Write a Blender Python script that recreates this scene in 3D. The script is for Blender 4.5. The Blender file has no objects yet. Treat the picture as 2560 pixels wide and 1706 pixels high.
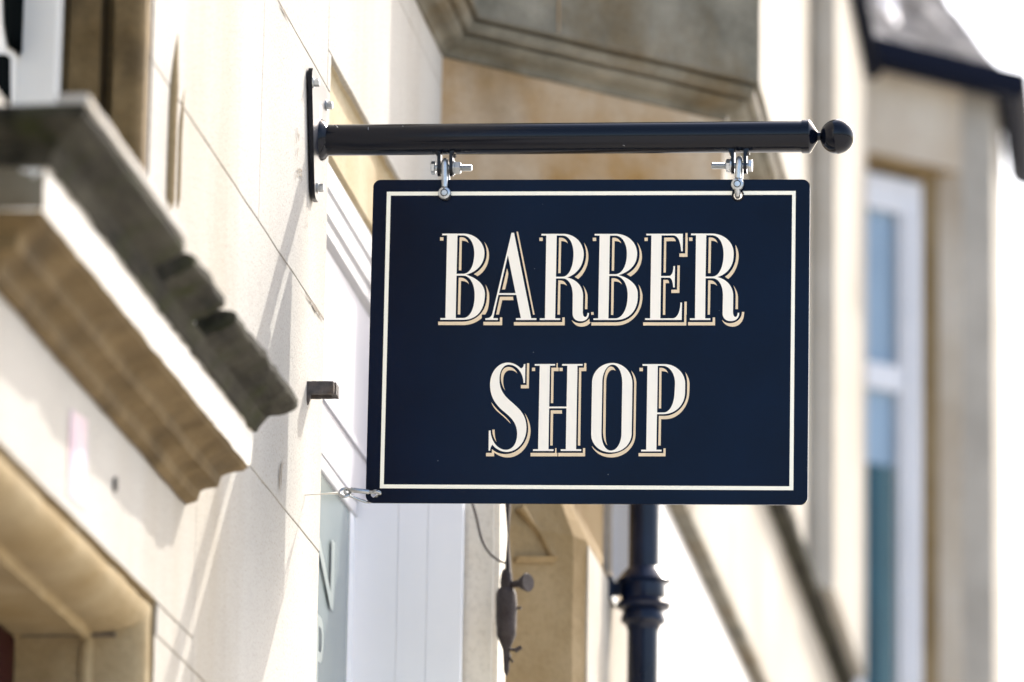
import bpy, bmesh, math, random
from mathutils import Vector, Matrix, noise
random.seed(7)
S = bpy.context.scene
COL = S.collection

# ------------------------------------------------------------------ camera
F_PX, U0, V0 = 14100.0, 1280.0, 853.0          # focal length in pixels of a 2560 px wide frame
CAM = Vector((1.64, 0.0, 1.65))
yc = Vector(((3040-U0)/F_PX, -(4170-V0)/F_PX, -1.0)).normalized()   # street direction seen from the camera
zc = Vector((.0165, 1, 0)) + Vector((0, 0, 1)) * (-(Vector((.0165, 1, 0)).dot(yc)) / yc.z)
zc.normalize()
xc = yc.cross(zc)
R = Matrix((xc, yc, zc))
cam = bpy.data.cameras.new('camera')
co = bpy.data.objects.new('camera', cam); COL.objects.link(co)
co.matrix_world = Matrix.Translation(CAM) @ R.to_4x4()
cam.sensor_width = 36.0; cam.lens = F_PX*36/2560
cam.clip_start = .1; cam.clip_end = 2000
cam.dof.use_dof = True
cam.dof.focus_distance = 10.32
cam.dof.aperture_fstop = 2.9
cam.dof.aperture_blades = 0
S.camera = co

# ------------------------------------------------------------------ light
SUN_DIR = Vector((1.0, 2.0, 1.90)).normalized()                   # towards the sun
w = bpy.data.worlds.new('World'); S.world = w; w.use_nodes = True
nt = w.node_tree
bg = nt.nodes['Background']
sky = nt.nodes.new('ShaderNodeTexSky'); sky.sky_type = 'NISHITA'; sky.sun_disc = False
sky.sun_elevation = math.asin(SUN_DIR.z)
sky.sun_rotation = math.atan2(SUN_DIR.x, SUN_DIR.y)
sky.altitude = 0; sky.air_density = 1.0; sky.dust_density = 4.0; sky.ozone_density = 1.0
nt.links.new(sky.outputs[0], bg.inputs[0]); bg.inputs[1].default_value = .15
sl = bpy.data.lights.new('sun', 'SUN'); sl.energy = 2.0; sl.angle = math.radians(.53); sl.color = (1, .955, .88)
so = bpy.data.objects.new('sun', sl); COL.objects.link(so)
so.rotation_euler = SUN_DIR.to_track_quat('Z', 'Y').to_euler(); so.location = (6, 8, 9)
S.view_settings.view_transform = 'Standard'; S.view_settings.look = 'None'
S.view_settings.exposure = 1.78; S.view_settings.gamma = 1.0

# ------------------------------------------------------------------ measuring helpers
def ray(u, v): return R @ Vector(((u-U0)/F_PX, -(v-V0)/F_PX, -1.0))
def at(u, v, ax, val):                                             # where a sight line meets a wall plane
    d = ray(u, v); return CAM + d*((val-CAM[ax])/d[ax])
def atx(u, v, x): return at(u, v, 0, x)
def aty(u, v, y): return at(u, v, 1, y)
def atcant(u, v, c):                                               # on the 45 degree wall x - y = c
    d = ray(u, v); return CAM + d*((c-(CAM.x-CAM.y))/(d.x-d.y))

# ------------------------------------------------------------------ materials
def newmat(name):
    m = bpy.data.materials.new(name); m.use_nodes = True
    n = m.node_tree.nodes; return m, n, m.node_tree.links, n['Principled BSDF']
def stone(name, c1, c2, c3=None, scale=3.0, stain=0.5, bump=.35, rough=.93, grain=90., streak=0.0, along=None, gmix=.35, glow=(.62, .6, .57), gpos=(.3, .52), k=.75):
    c1, c2 = [x*k for x in c1], [x*k for x in c2]; c3 = [x*k for x in c3] if c3 else None
    m, n, l, p = newmat(name)
    tc = n.new('ShaderNodeTexCoord')
    def nz(sc, det=6, mp=None):
        t = n.new('ShaderNodeTexNoise'); t.inputs['Scale'].default_value = sc; t.inputs['Detail'].default_value = det
        t.inputs['Roughness'].default_value = .62
        src = tc.outputs['Object']
        if mp:
            mpn = n.new('ShaderNodeMapping'); mpn.inputs['Scale'].default_value = mp; l.new(src, mpn.inputs[0]); src = mpn.outputs[0]
        l.new(src, t.inputs['Vector']); return t
    a = nz(scale, 6, along)
    r = n.new('ShaderNodeValToRGB'); r.color_ramp.elements[0].position = .34; r.color_ramp.elements[1].position = .68
    r.color_ramp.elements[0].color = (*c1, 1); r.color_ramp.elements[1].color = (*c2, 1)
    l.new(a.outputs[0], r.inputs[0])
    col = r.outputs[0]
    if c3:
        b = nz(scale*.55, 8, (1, 1, .14 if streak else 1))
        r2 = n.new('ShaderNodeValToRGB'); r2.color_ramp.elements[0].position = .5; r2.color_ramp.elements[1].position = .72
        r2.color_ramp.elements[0].color = (0, 0, 0, 1); r2.color_ramp.elements[1].color = (stain, stain, stain, 1)
        l.new(b.outputs[0], r2.inputs[0])
        mx = n.new('ShaderNodeMix'); mx.data_type = 'RGBA'
        l.new(r2.outputs[0], mx.inputs[0]); l.new(col, mx.inputs[6]); mx.inputs[7].default_value = (*c3, 1)
        col = mx.outputs[2]
    g = nz(grain, 4)
    mg = n.new('ShaderNodeMix'); mg.data_type = 'RGBA'; mg.blend_type = 'MULTIPLY'; mg.inputs[0].default_value = gmix
    rg = n.new('ShaderNodeValToRGB'); rg.color_ramp.elements[0].position = gpos[0]; rg.color_ramp.elements[0].color = (*glow, 1)
    rg.color_ramp.elements[1].position = gpos[1]
    l.new(g.outputs[0], rg.inputs[0]); l.new(col, mg.inputs[6]); l.new(rg.outputs[0], mg.inputs[7])
    l.new(mg.outputs[2], p.inputs['Base Color'])
    p.inputs['Roughness'].default_value = rough; p.inputs['Specular IOR Level'].default_value = .2
    bp = n.new('ShaderNodeBump'); bp.inputs['Strength'].default_value = bump; bp.inputs['Distance'].default_value = .004
    ad = n.new('ShaderNodeMath'); ad.operation = 'ADD'
    g2 = nz(22, 5); l.new(g.outputs[0], ad.inputs[0]); l.new(g2.outputs[0], ad.inputs[1])
    l.new(ad.outputs[0], bp.inputs['Height']); l.new(bp.outputs[0], p.inputs['Normal'])
    return m
def paint(name, c, rough=.4, metal=0., bump=0., bscale=200., spec=.5, var=0., vscale=8., coat=0.):
    m, n, l, p = newmat(name)
    p.inputs['Base Color'].default_value = (*c, 1); p.inputs['Roughness'].default_value = rough
    p.inputs['Metallic'].default_value = metal; p.inputs['Specular IOR Level'].default_value = spec
    p.inputs['Coat Weight'].default_value = coat; p.inputs['Coat Roughness'].default_value = .05
    tc = n.new('ShaderNodeTexCoord')
    if var:
        t = n.new('ShaderNodeTexNoise'); t.inputs['Scale'].default_value = vscale; t.inputs['Detail'].default_value = 7
        l.new(tc.outputs['Object'], t.inputs['Vector'])
        r = n.new('ShaderNodeValToRGB'); r.color_ramp.elements[0].position = .35; r.color_ramp.elements[1].position = .65
        r.color_ramp.elements[0].color = (*[k*(1-var) for k in c], 1); r.color_ramp.elements[1].color = (*[min(1, k*(1+var)) for k in c], 1)
        l.new(t.outputs[0], r.inputs[0]); l.new(r.outputs[0], p.inputs['Base Color'])
    if bump:
        t = n.new('ShaderNodeTexNoise'); t.inputs['Scale'].default_value = bscale; t.inputs['Detail'].default_value = 3
        l.new(tc.outputs['Object'], t.inputs['Vector'])
        b = n.new('ShaderNodeBump'); b.inputs['Strength'].default_value = bump; b.inputs['Distance'].default_value = .001
        l.new(t.outputs[0], b.inputs['Height']); l.new(b.outputs[0], p.inputs['Normal'])
    return m
M = {}
M['ashlar'] = stone('pale_ashlar', (.495, .470, .425), (.55, .525, .48), (.39, .335, .245), 2.6, .6, .6, streak=1, grain=170, gmix=.7, glow=(.5, .45, .4), gpos=(.3, .46))
M['lintel'] = stone('yellow_sandstone', (.46, .37, .22), (.54, .46, .32), (.28, .19, .09), 3.5, .45, .45)
M['brown'] = stone('brown_sandstone', (.12, .08, .033), (.22, .155, .075), (.045, .032, .017), 9, .8, .6)
M['tan'] = stone('tan_sandstone', (.25, .17, .075), (.36, .27, .15), (.13, .08, .03), 4, .6, .5)
M['grey'] = stone('grey_weathered_stone', (.12, .112, .085), (.30, .275, .215), (.15, .10, .04), 5, .85, .6)
M['bay'] = stone('bay_sandstone', (.29, .17, .06), (.46, .385, .29), (.13, .08, .03), 2.8, .85, k=.95, bump= .5)
M['moss'] = stone('mossy_stone', (.006, .0055, .003), (.068, .062, .044), (.026, .031, .005), 24, 1.0, .9, grain=140, along=(1, .16, 1))
M['joint'] = stone('joint_mortar', (.30, .27, .23), (.42, .38, .33), None, 20)
M['dirtjoint'] = stone('open_joint', (.12, .10, .075), (.22, .18, .14), None, 20)
M['cream'] = stone('cream_masonry', (.43, .395, .335), (.50, .465, .405), (.33, .275, .20), 2.4, .6, .3)
M['rstone'] = stone('buff_stone', (.42, .36, .28), (.52, .47, .40), (.30, .22, .14), 2.5, .6, .4, k=.95)
M['rpier'] = stone('grey_beige_pier', (.34, .315, .27), (.44, .405, .35), (.26, .235, .20), 4, .6, .4)
M['navy'] = paint('gloss_navy_paint', (.0008, .0066, .0245), .14, 0, .16, 420., .09)
_n = M['navy'].node_tree.nodes; _n['Principled BSDF'].inputs['Specular IOR Level'].default_value = .10; _n['Principled BSDF'].inputs['Roughness'].default_value = .10; _l = M['navy'].node_tree.links
_tc = _n.new('ShaderNodeTexCoord'); _v = _n.new('ShaderNodeTexVoronoi'); _v.inputs['Scale'].default_value = 26
_r = _n.new('ShaderNodeValToRGB'); _r.color_ramp.elements[0].position = .018; _r.color_ramp.elements[0].color = (.10, .11, .12, 1)
_r.color_ramp.elements[1].position = .035; _r.color_ramp.elements[1].color = (0, 0, 0, 1)
_w = _n.new('ShaderNodeTexNoise'); _w.inputs['Scale'].default_value = 3.2; _w.inputs['Detail'].default_value = 5
_k = _n.new('ShaderNodeValToRGB'); _k.color_ramp.elements[0].position = .3; _k.color_ramp.elements[0].color = (.0001, .0022, .0100, 1)
_k.color_ramp.elements[1].position = .75; _k.color_ramp.elements[1].color = (.0004, .0058, .0230, 1)
_m = _n.new('ShaderNodeMix'); _m.data_type = 'RGBA'; _m.blend_type = 'ADD'; _m.inputs[0].default_value = 1
_l.new(_tc.outputs['Object'], _v.inputs['Vector']); _l.new(_tc.outputs['Object'], _w.inputs['Vector'])
_l.new(_v.outputs['Distance'], _r.inputs[0]); _l.new(_w.outputs[0], _k.inputs[0])
_l.new(_k.outputs[0], _m.inputs[6]); _l.new(_r.outputs[0], _m.inputs[7]); _l.new(_m.outputs[2], _n['Principled BSDF'].inputs['Base Color'])
M['black'] = paint('black_powder_coat', (.002, .0032, .0075), .12, 0, .05, 600., .24)
M['plate'] = paint('plate_coat', (.012, .014, .022), .30, 0, .2, 150., 1.0)
M['cream_vinyl'] = paint('cream_vinyl', (.88, .815, .70), .35)
M['tan_vinyl'] = paint('tan_vinyl', (.74, .575, .37), .35)
M['border_vinyl'] = paint('border_vinyl', (.88, .84, .70), .35)
M['zinc'] = paint('zinc_plate', (.46, .475, .48), .30, .85, .25, 300., .5, .12, 60)
M['steel'] = paint('bright_steel', (.33, .34, .345), .25, .95, .2, 300., .5, .1, 60)
M['white'] = paint('white_gloss_paint', (.58, .58, .60), .35, 0, .2, 40., .5, .03, 6)
M['lilac'] = paint('white_panel', (.36, .36, .40), .45, 0, .1, 60., .5, .03, 5)
M['frame'] = paint('shopfront_paint', (.44, .44, .455), .4, 0, .2, 40., .5, .03, 6)
M['warmwhite'] = paint('warm_white_paint', (.70, .67, .61), .5, 0, .1, 40., .5, .03, 6)
M['rust'] = stone('rusty_iron', (.075, .066, .064), (.15, .135, .13), (.16, .10, .06), 60, .6, .9, .7, 300)
M['rust2'] = stone('weathered_iron', (.045, .033, .03), (.10, .08, .075), (.035, .03, .03), 30, .6, .6, .6, 200)
M['pipe'] = paint('navy_pipe_paint', (.0035, .007, .020), .2, 0, .5, 60., .3, .3, 10)
M['gutter'] = paint('gutter_paint', (.002, .004, .012), .5, 0, .2, 30., .03)
M['red'] = paint('dark_red_door_paint', (.022, .0015, .004), .4, 0, .1, 40., .1)
M['darkglass'] = paint('dark_window_glass', (.004, .005, .005), .4, 0, 0, 1, 0.)
M['skyglass'] = paint('bay_window_glass', (.012, .05, .07), .03, 0, .0, 1, 1.0, 0, 1, 1.0)
M['paleglass'] = paint('pale_shop_glass', (.17, .205, .20), .25, 0, 0, 1, .5, .05, 3)
M['blind'] = paint('white_blind', (.80, .805, .82), .5, 0, .05, 30, .4, .02, 4)
M['film'] = paint('white_window_film', (.20, .235, .23), .5)
M['paving'] = stone('paving_slabs', (.40, .38, .34), (.48, .455, .41), (.30, .28, .25), 1.2, .5, .3, k=1.0)
M['slate'] = stone('roof_slate', (.14, .125, .12), (.48, .45, .435), (.04, .036, .036), 9, .8, .9)
M['lead'] = paint('lead_flashing', (.36, .38, .43), .4, .3, .3, 20, .5, .2, 6)
M['orange'] = paint('brick_red_paint', (.42, .14, .07), .6)
M['void'] = paint('dark_gap', (.01, .009, .008), .9)

# ------------------------------------------------------------------ object helpers
def tag(o, label=None, cat=None, group=None, kind=None):
    for k, v in (('label', label), ('category', cat), ('group', group), ('kind', kind)):
        if v: o[k] = v
    return o
def thing(name, loc, label, cat, group=None):
    o = bpy.data.objects.new(name, None); COL.objects.link(o); o.location = loc; o.empty_display_size = .1
    return tag(o, label, cat, group)
ROOT = {}
def base(parent):
    while parent and parent.parent: parent = parent.parent
    return Vector(parent.location) if parent else Vector((0, 0, 0))
def obj(name, bm, mat, parent=None, smooth=False, origin=None):
    """links a bmesh built in world coordinates as one mesh object"""
    if bm.faces: bmesh.ops.recalc_face_normals(bm, faces=bm.faces[:])
    off = base(parent) if parent else Vector(origin or (0, 0, 0))
    bmesh.ops.translate(bm, verts=bm.verts[:], vec=-off)
    me = bpy.data.meshes.new(name); bm.to_mesh(me); bm.free()
    for mm in (mat if isinstance(mat, (list, tuple)) else [mat]): me.materials.append(mm)
    if smooth:
        for p in me.polygons: p.use_smooth = True
        me.set_sharp_from_angle(angle=math.radians(35))
    o = bpy.data.objects.new(name, me); COL.objects.link(o)
    if parent: o.parent = parent
    else: o.location = off
    return o
def B(): return bmesh.new()
def box(bm, x0, x1, y0, y1, z0, z1):
    v = [bm.verts.new(p) for p in ((x0,y0,z0),(x1,y0,z0),(x1,y1,z0),(x0,y1,z0),(x0,y0,z1),(x1,y0,z1),(x1,y1,z1),(x0,y1,z1))]
    return [bm.faces.new([v[i] for i in f]) for f in ((0,3,2,1),(4,5,6,7),(0,1,5,4),(1,2,6,5),(2,3,7,6),(3,0,4,7))]
def prism(bm, pts, vec, cap=True):
    """polygon of 3-D points swept along vec"""
    vec = Vector(vec); a = [bm.verts.new(p) for p in pts]; b = [bm.verts.new(Vector(p)+vec) for p in pts]
    n = len(pts)
    for i in range(n): bm.faces.new((a[i], a[(i+1) % n], b[(i+1) % n], b[i]))
    if cap: bm.faces.new(a[::-1]); bm.faces.new(b)
def sweep(bm, rows, closed=False, caps=False):
    """rows of points joined into strips"""
    vs = [[bm.verts.new(p) for p in r] for r in rows]
    m = len(rows[0])
    for i in range(len(vs)-1):
        for j in range(m if closed else m-1):
            bm.faces.new((vs[i][j], vs[i][(j+1) % m], vs[i+1][(j+1) % m], vs[i+1][j]))
    if caps and closed:
        bm.faces.new(vs[0][::-1]); bm.faces.new(vs[-1])
def frame_of(d):
    d = Vector(d).normalized(); a = Vector((0, 0, 1)) if abs(d.z) < .9 else Vector((1, 0, 0))
    s = d.cross(a).normalized(); return s, s.cross(d).normalized()
def lathe(bm, p0, d, prof, n=32):
    """prof = [(distance along d, radius)]"""
    d = Vector(d).normalized(); s, t = frame_of(d); p0 = Vector(p0)
    rows = []
    for h, r in prof:
        rows.append([p0 + d*h + (s*math.cos(2*math.pi*i/n) + t*math.sin(2*math.pi*i/n))*max(r, 1e-5) for i in range(n)])
    sweep(bm, rows, True, True)
def tube(bm, pts, r, n=12, closed=False):
    pts = [Vector(p) for p in pts]; m = len(pts); rows = []
    prev = None
    for i, p in enumerate(pts):
        if closed: d = pts[(i+1) % m]-pts[i-1]
        else: d = pts[min(i+1, m-1)]-pts[max(i-1, 0)]
        d.normalize()
        if prev is None: s, t = frame_of(d)
        else:
            s = prev - d*prev.dot(d); s.normalize(); t = d.cross(s)
        prev = s
        rr = r[i] if isinstance(r, (list, tuple)) else r
        rows.append([p + (s*math.cos(2*math.pi*k/n) + t*math.sin(2*math.pi*k/n))*rr for k in range(n)])
    if closed:
        rows.append(rows[0])
        vs = [[bm.verts.new(q) for q in r_] for r_ in rows[:-1]]
        for i in range(m):
            # match seam twist
            a, b = vs[i], vs[(i+1) % m]
            k0 = 0
            if i == m-1:
                k0 = min(range(n), key=lambda k: (a[0].co-b[k].co).length)
            for j in range(n): bm.faces.new((a[j], a[(j+1) % n], b[(j+1+k0) % n], b[(j+k0) % n]))
    else: sweep(bm, rows, True, True)
def smooth_path(pts, k=6, closed=False):
    pts = [Vector(p) for p in pts]; out = []; n = len(pts)
    rng = range(n) if closed else range(n-1)
    for i in rng:
        p0 = pts[i-1] if (closed or i) else pts[0]; p1 = pts[i]; p2 = pts[(i+1) % n]
        p3 = pts[(i+2) % n] if (closed or i+2 < n) else pts[-1]
        for j in range(k):
            t = j/k
            out.append(.5*((2*p1)+(-p0+p2)*t+(2*p0-5*p1+4*p2-p3)*t*t+(-p0+3*p1-3*p2+p3)*t**3))
    if not closed: out.append(pts[-1])
    return out
def hexprism(bm, p0, d, r, h, cham=.12, rot=0.):
    d = Vector(d).normalized(); s, t = frame_of(d); p0 = Vector(p0)
    rows = []
    for hh, rr in ((0, r*(1-cham*.4)), (h*.12, r), (h*.85, r), (h, r*(1-cham))):
        rows.append([p0+d*hh+(s*math.cos(rot+math.pi*i/3)+t*math.sin(rot+math.pi*i/3))*rr for i in range(6)])
    sweep(bm, rows, True, True)
def roughen(bm, amp, scale, maxlen=.03, seed=0):
    for _ in range(7):
        es = [e for e in bm.edges if e.calc_length() > maxlen]
        if not es: break
        bmesh.ops.subdivide_edges(bm, edges=es, cuts=1, use_grid_fill=True)
    bmesh.ops.triangulate(bm, faces=[f for f in bm.faces if len(f.verts) > 4])
    for v in bm.verts:
        q = v.co*scale+Vector((seed*7.3, seed*3.1, 0))
        v.co += (noise.noise_vector(q)+.5*noise.noise_vector(q*2.7))*amp
def bevel(bm, w, seg=2):
    bmesh.ops.bevel(bm, geom=bm.edges[:], offset=w, segments=seg, profile=.6, affect='EDGES', clamp_overlap=True)
def curve_mesh(polys, extrude, to_world):
    """2-D outlines with holes (even-odd) -> bmesh, thickened by +-extrude"""
    cu = bpy.data.curves.new('tmp', 'CURVE'); cu.dimensions = '2D'; cu.fill_mode = 'BOTH'; cu.extrude = extrude
    for pl in polys:
        sp = cu.splines.new('POLY'); sp.points.add(len(pl)-1); sp.use_cyclic_u = True
        for i, (x, y) in enumerate(pl): sp.points[i].co = (x, y, 0, 1)
    ob = bpy.data.objects.new('tmp', cu); COL.objects.link(ob)
    dg = bpy.context.evaluated_depsgraph_get()
    me = bpy.data.meshes.new_from_object(ob.evaluated_get(dg))
    bm = bmesh.new(); bm.from_mesh(me)
    bpy.data.objects.remove(ob); bpy.data.curves.remove(cu); bpy.data.meshes.remove(me)
    bmesh.ops.remove_doubles(bm, verts=bm.verts[:], dist=1e-6)
    for v in bm.verts: v.co = to_world(v.co)
    return bm
def text_mesh(s, size, extrude, to_world, sx=1.0):
    cu = bpy.data.curves.new('tmp', 'FONT'); cu.body = s; cu.size = size; cu.extrude = extrude
    ob = bpy.data.objects.new('tmp', cu); COL.objects.link(ob)
    dg = bpy.context.evaluated_depsgraph_get()
    me = bpy.data.meshes.new_from_object(ob.evaluated_get(dg))
    bm = bmesh.new(); bm.from_mesh(me)
    bpy.data.objects.remove(ob); bpy.data.curves.remove(cu); bpy.data.meshes.remove(me)
    for v in bm.verts: v.co = to_world(Vector((v.co.x*sx, v.co.y, v.co.z)))
    return bm

# ================================================================== GROUND
bm = B(); box(bm, -400, 400, -400, 400, -.5, 0)
tag(obj('pavement', bm, M['paving']), kind='structure')

# ================================================================== NEAR STONE BUILDING
YC = 10.24                                                          # far corner of the near wall (shopfront jamb)
ZD, YD = 3.262, 8.62                                                # door opening: head height, far jamb
YW, YV = 8.425, 8.385                                                          # far jamb of the window over the hood
ZL = 4.621                                                          # underside of the shopfront lintel
bld = thing('stone_building', (0, 8, 0), 'pale sunlit stone building with a mossy door hood, holding the sign bracket', 'building')
def blocks(lst, x0=-.16, jit=.0012, seed=1):
    bm = B()
    for (y0, y1, z0, z1) in lst:
        b2 = B(); box(b2, x0, 0, y0, y1, z0, z1)
        bevel(b2, .0014, 1)
        roughen(b2, .0009, 9, .12, seed)
        tmp = bpy.data.meshes.new('t'); b2.to_mesh(tmp); b2.free(); bm.from_mesh(tmp); bpy.data.meshes.remove(tmp)
    return bm
J = .0010
Z3, Z2, Z1 = 3.655, 4.0995, 4.5455
wl = []
for (y0, y1, z0, z1) in [
    (YD, 8.957, 2.765, 3.21), (8.957, YC, 2.765, 3.21), (YD, 9.5, 2.32, 2.765), (9.5, YC, 2.32, 2.765), (YD, YC, 0, 2.32),
    (6.4, 8.957, ZD, Z3), (8.957, YC, 3.21, Z3), (YD+.02, 8.957, 3.21, ZD),
    (6.4, YW, Z3, 3.74), (YW, YC, Z3, Z2),
    (YW, 9.477, Z2, Z1), (9.477, YC, Z2, Z1),
    (YW, 8.98, Z1, 4.99), (8.98, 10.2, Z1, 4.99), (10.2, YC, Z1, ZL),
    (YW, 9.6, 4.99, 5.44), (9.6, 11.1, 4.99, 5.44), (11.1, 11.84, 4.99, 5.44), (YW, 10.2, 5.44, 7.5), (10.2, 11.84, 5.44, 7.5),
    (10.2, 11.84, ZL, 4.99)]:
    wl.append((y0+J, y1-J, z0+J, z1-J))
obj('wall', blocks(wl), M['ashlar'], bld)
bm = B()
for r in [(YD+.05, YC-.02, .0, ZD), (6.4, YC-.02, ZD+.02, 3.70), (YW+.03, YC-.02, 3.70, ZL), (YW+.03, 11.8, ZL+.02, 7.4)]:
    box(bm, -.10, -.0028, *r)
obj('mortar', bm, M['joint'], bld)
# dirty streaks left by the bracket and old fixings, chipped mortar
def stain(pts, x, mat, name='stain'):
    bm = B(); vs = [bm.verts.new(atx(u, v, x)) for u, v in pts]; bm.faces.new(vs)
    return obj(name, bm, mat, bld)

# ---- door surround: a quirk, a roll and the plain reveal, swept over the head and down the far jamb
prof = [(0, 0), (0, -.022), (.010, -.026)]
for a in range(0, 13):
    t = math.radians(a*7.5)
    prof.append((.012+.050*math.sin(t), -.004-.080*(1-math.cos(t))**1.25))
prof += [(.066, -.088), (.074, -.091), (.074, -.100), (.067, -.104), (.067, -.30)]
rows = []
for d, x in prof: rows.append([(x, 6.4, ZD-d), (x, YD-d, ZD-d), (x, YD-d, 0)])
bm = B(); vs = [[bm.verts.new(p) for p in r] for r in rows]
for i in range(len(rows)-1):
    bm.faces.new((vs[i][0], vs[i][1], vs[i+1][1], vs[i+1][0]))
    bm.faces.new((vs[i][1], vs[i][2], vs[i+1][2], vs[i+1][1]))
roughen(bm, .0022, 14, .04, 3)
obj('door_surround', bm, stone('golden_sandstone', (.33, .235, .11), (.47, .375, .225), (.17, .105, .04), 4, .7, .5), bld, True)
bm = B()
bm.free()
for z in (3.196, 2.74):
    bm = B(); box(bm, -.20, -.05, YD-.0685, YD-.055, z-.003, z+.003); obj('jamb_joint', bm, M['dirtjoint'], bld)
bm = B(); box(bm, -.28, -.207, 7.0, YD-.07, 0, ZD-.07); bevel(bm, .006)
dr = obj('door_frame', bm, M['red'], bld)
bm = B(); box(bm, -.37, -.33, 6.4, 8.45, 0, ZD-.06)
obj('door', bm, M['red'], bld)

# ---- door hood: mitred mouldings built from stacked outlines
H0, H1, PM = 7.17, 9.0, .160
def hood_rows(levels):
    rows = []
    for p, z in levels:
        e = PM-p
        rows.append([(-.03, H0+e, z), (p, H0+e, z), (p, H1-e, z), (-.03, H1-e, z)])
    return rows
bm = B()
sweep(bm, hood_rows([(.004, 3.462), (.018, 3.470), (.022, 3.488), (.030, 3.494), (.048, 3.500), (.052, 3.518), (.060, 3.524), (.084, 3.534), (.086, 3.538), (.090, 3.541)]))
roughen(bm, .0022, 16, .035, 5)
hood = obj('door_hood', bm, M['brown'], bld, True)
bm = B(); sweep(bm, hood_rows([(.090, 3.541), (.0915, 3.545), (.0935, 3.597), (.092, 3.602)]))
roughen(bm, .0024, 18, .03, 6)
obj('fascia', bm, M['warmwhite'], hood, True)
bm = B(); sweep(bm, hood_rows([(.092, 3.6), (.100, 3.602), (.103, 3.610), (.108, 3.618), (.114, 3.627)]))
roughen(bm, .0014, 22, .02, 8)
obj('cornice_moulding', bm, M['moss'], hood, True)
def lip(y0, y1, seed, near=False, far=False, top=.678, amp=.0045):
    bm = B(); lv = [(.100, 3.622), (.112, 3.628), (.119, 3.634), (.130, 3.638), (.145, 3.646), (.155, 3.651), (.159, 3.656), (.159, 3.668), (.150, 3+top-.006), (.06, 3+top)]
    rows = []
    for p, z in lv:
        e = PM-p
        rows.append([(.02, y0+(e if near else 0), z), (p, y0+(e if near else 0), z), (p, y1-(e if far else 0), z), (.02, y1-(e if far else 0), z)])
    sweep(bm, rows, True, True)
    roughen(bm, amp, 15, .018, seed)
    if amp > .002: roughen(bm, .004, 7, .018, seed+3)
    return bm
ya, yb = atx(455, 640, .155).y, atx(480, 690, .155).y
yc2, yd2 = atx(552, 790, .155).y, atx(583, 812, .155).y
for k, (a, b, n_, f_) in enumerate([(H0, ya, 1, 0), (yb, yc2, 0, 0), (yd2, H1, 0, 1)]):
    obj('hood_lip', lip(a, b, 11+k, n_, f_, amp=.0016 if k == 0 else .0036), M['moss'], hood, True)
bm = B(); box(bm, -.02, .096, H0+.075, H1-.075, 3.60, 3.668); roughen(bm, .0025, 16, .03, 21)
obj('hood_core', bm, M['ashlar'], hood, True)

bm = B(); box(bm, .12, .163, H0-.002, ya-.01, 3.669, 3.682); roughen(bm, .0015, 20, .03, 22)
obj('hood_fillet', bm, M['ashlar'], hood, True)

bm = B(); box(bm, -.02, .0925, H0+PM-.0945, H0+PM-.085, 3.543, 3.601); roughen(bm, .0012, 14, .03, 23)
obj('hood_end', bm, M['grey'], hood)
# ---- faded sticker and drill hole on the frieze
bm = B()
q = [atx(u, v, .0042) for u, v in ((181, 1022), (222, 1050), (217, 1275), (174, 1235))]
prism(bm, [(p.x-.003, p.y, p.z) for p in q], (.0008, 0, 0))
m, n, l, p = newmat('faded_sticker_print')
tc = n.new('ShaderNodeTexCoord'); wv = n.new('ShaderNodeTexNoise'); wv.inputs['Scale'].default_value = 26
mp = n.new('ShaderNodeMapping'); mp.inputs['Scale'].default_value = (1, 1.6, .35)
l.new(tc.outputs['Object'], mp.inputs[0]); l.new(mp.outputs[0], wv.inputs['Vector'])
rr = n.new('ShaderNodeValToRGB'); e = rr.color_ramp.elements
e[0].position = .36; e[0].color = (.22, .19, .33, 1); e[1].position = .64; e[1].color = (.48, .26, .27, 1)
k = e.new(.5); k.color = (.44, .36, .38, 1)
l.new(wv.outputs[0], rr.inputs[0]); l.new(rr.outputs[0], p.inputs['Base Color']); p.inputs['Roughness'].default_value = .6
tag(obj('sticker', bm, m, None, origin=tuple(q[0])), 'faded pink and blue sticker on the stone frieze under the mossy door hood', 'sticker')
bm = B(); c = atx(290, 1211, .0035); lathe(bm, c, (1, 0, 0), [(-.002, .0001), (-.002, .011), (.0006, .012), (.0006, .0001)], 16)
obj('drill_hole', bm, M['void'], bld)

# ---- window above the hood: stepped stone reveal, white frame, dark panes
rv = [(0, YV+.045), (.0005, YV), (-.006, YV-.012), (-.014, YV-.016), (-.046, YV-.014), (-.049, YV+.03), (-.066, YV+.03), (-.069, YV-.014), (-.118, YV-.012), (-.122, YV-.004), (-.30, YV-.002)]
bm = B(); sweep(bm, [[(x, y, 3.70) for x, y in rv], [(x, y, 7.5) for x, y in rv]])
roughen(bm, .0012, 12, .06, 31)
obj('window_reveal', bm, M['brown'], bld, False)
win = None
bm = B(); box(bm, -.30, -.126, YV-.055, YV-.018, 3.70, 7.2); bevel(bm, .006)
win = obj('window', bm, M['warmwhite'], bld)
bm = B(); box(bm, -.30, -.19, 7.0, YV-.056, 3.70, 7.2)
obj('window_curtain', bm, M['warmwhite'], win)
for nm, pts in (('pane', [(8, -60), (44, -60), (50, 0), (60, 70), (68, 110), (80, 150), (97, 197), (88, 197), (68, 160), (42, 131), (22, 118), (12, 60)]),
                ('pane', [(-60, 136), (10, 136), (22, 146), (23, 262), (18, 270), (-60, 268)]),
                ('pane', [(80, -60), (86, -60), (93, 5), (102, 41), (96, 45), (88, 5)])):
    bm = B(); vs = [bm.verts.new(atx(u, v, -.1865)) for u, v in pts]; f = bm.faces.new(vs)
    bmesh.ops.triangulate(bm, faces=[f]); bmesh.ops.solidify(bm, geom=bm.faces[:], thickness=.003)
    obj(nm, bm, M['darkglass'], win)

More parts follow.
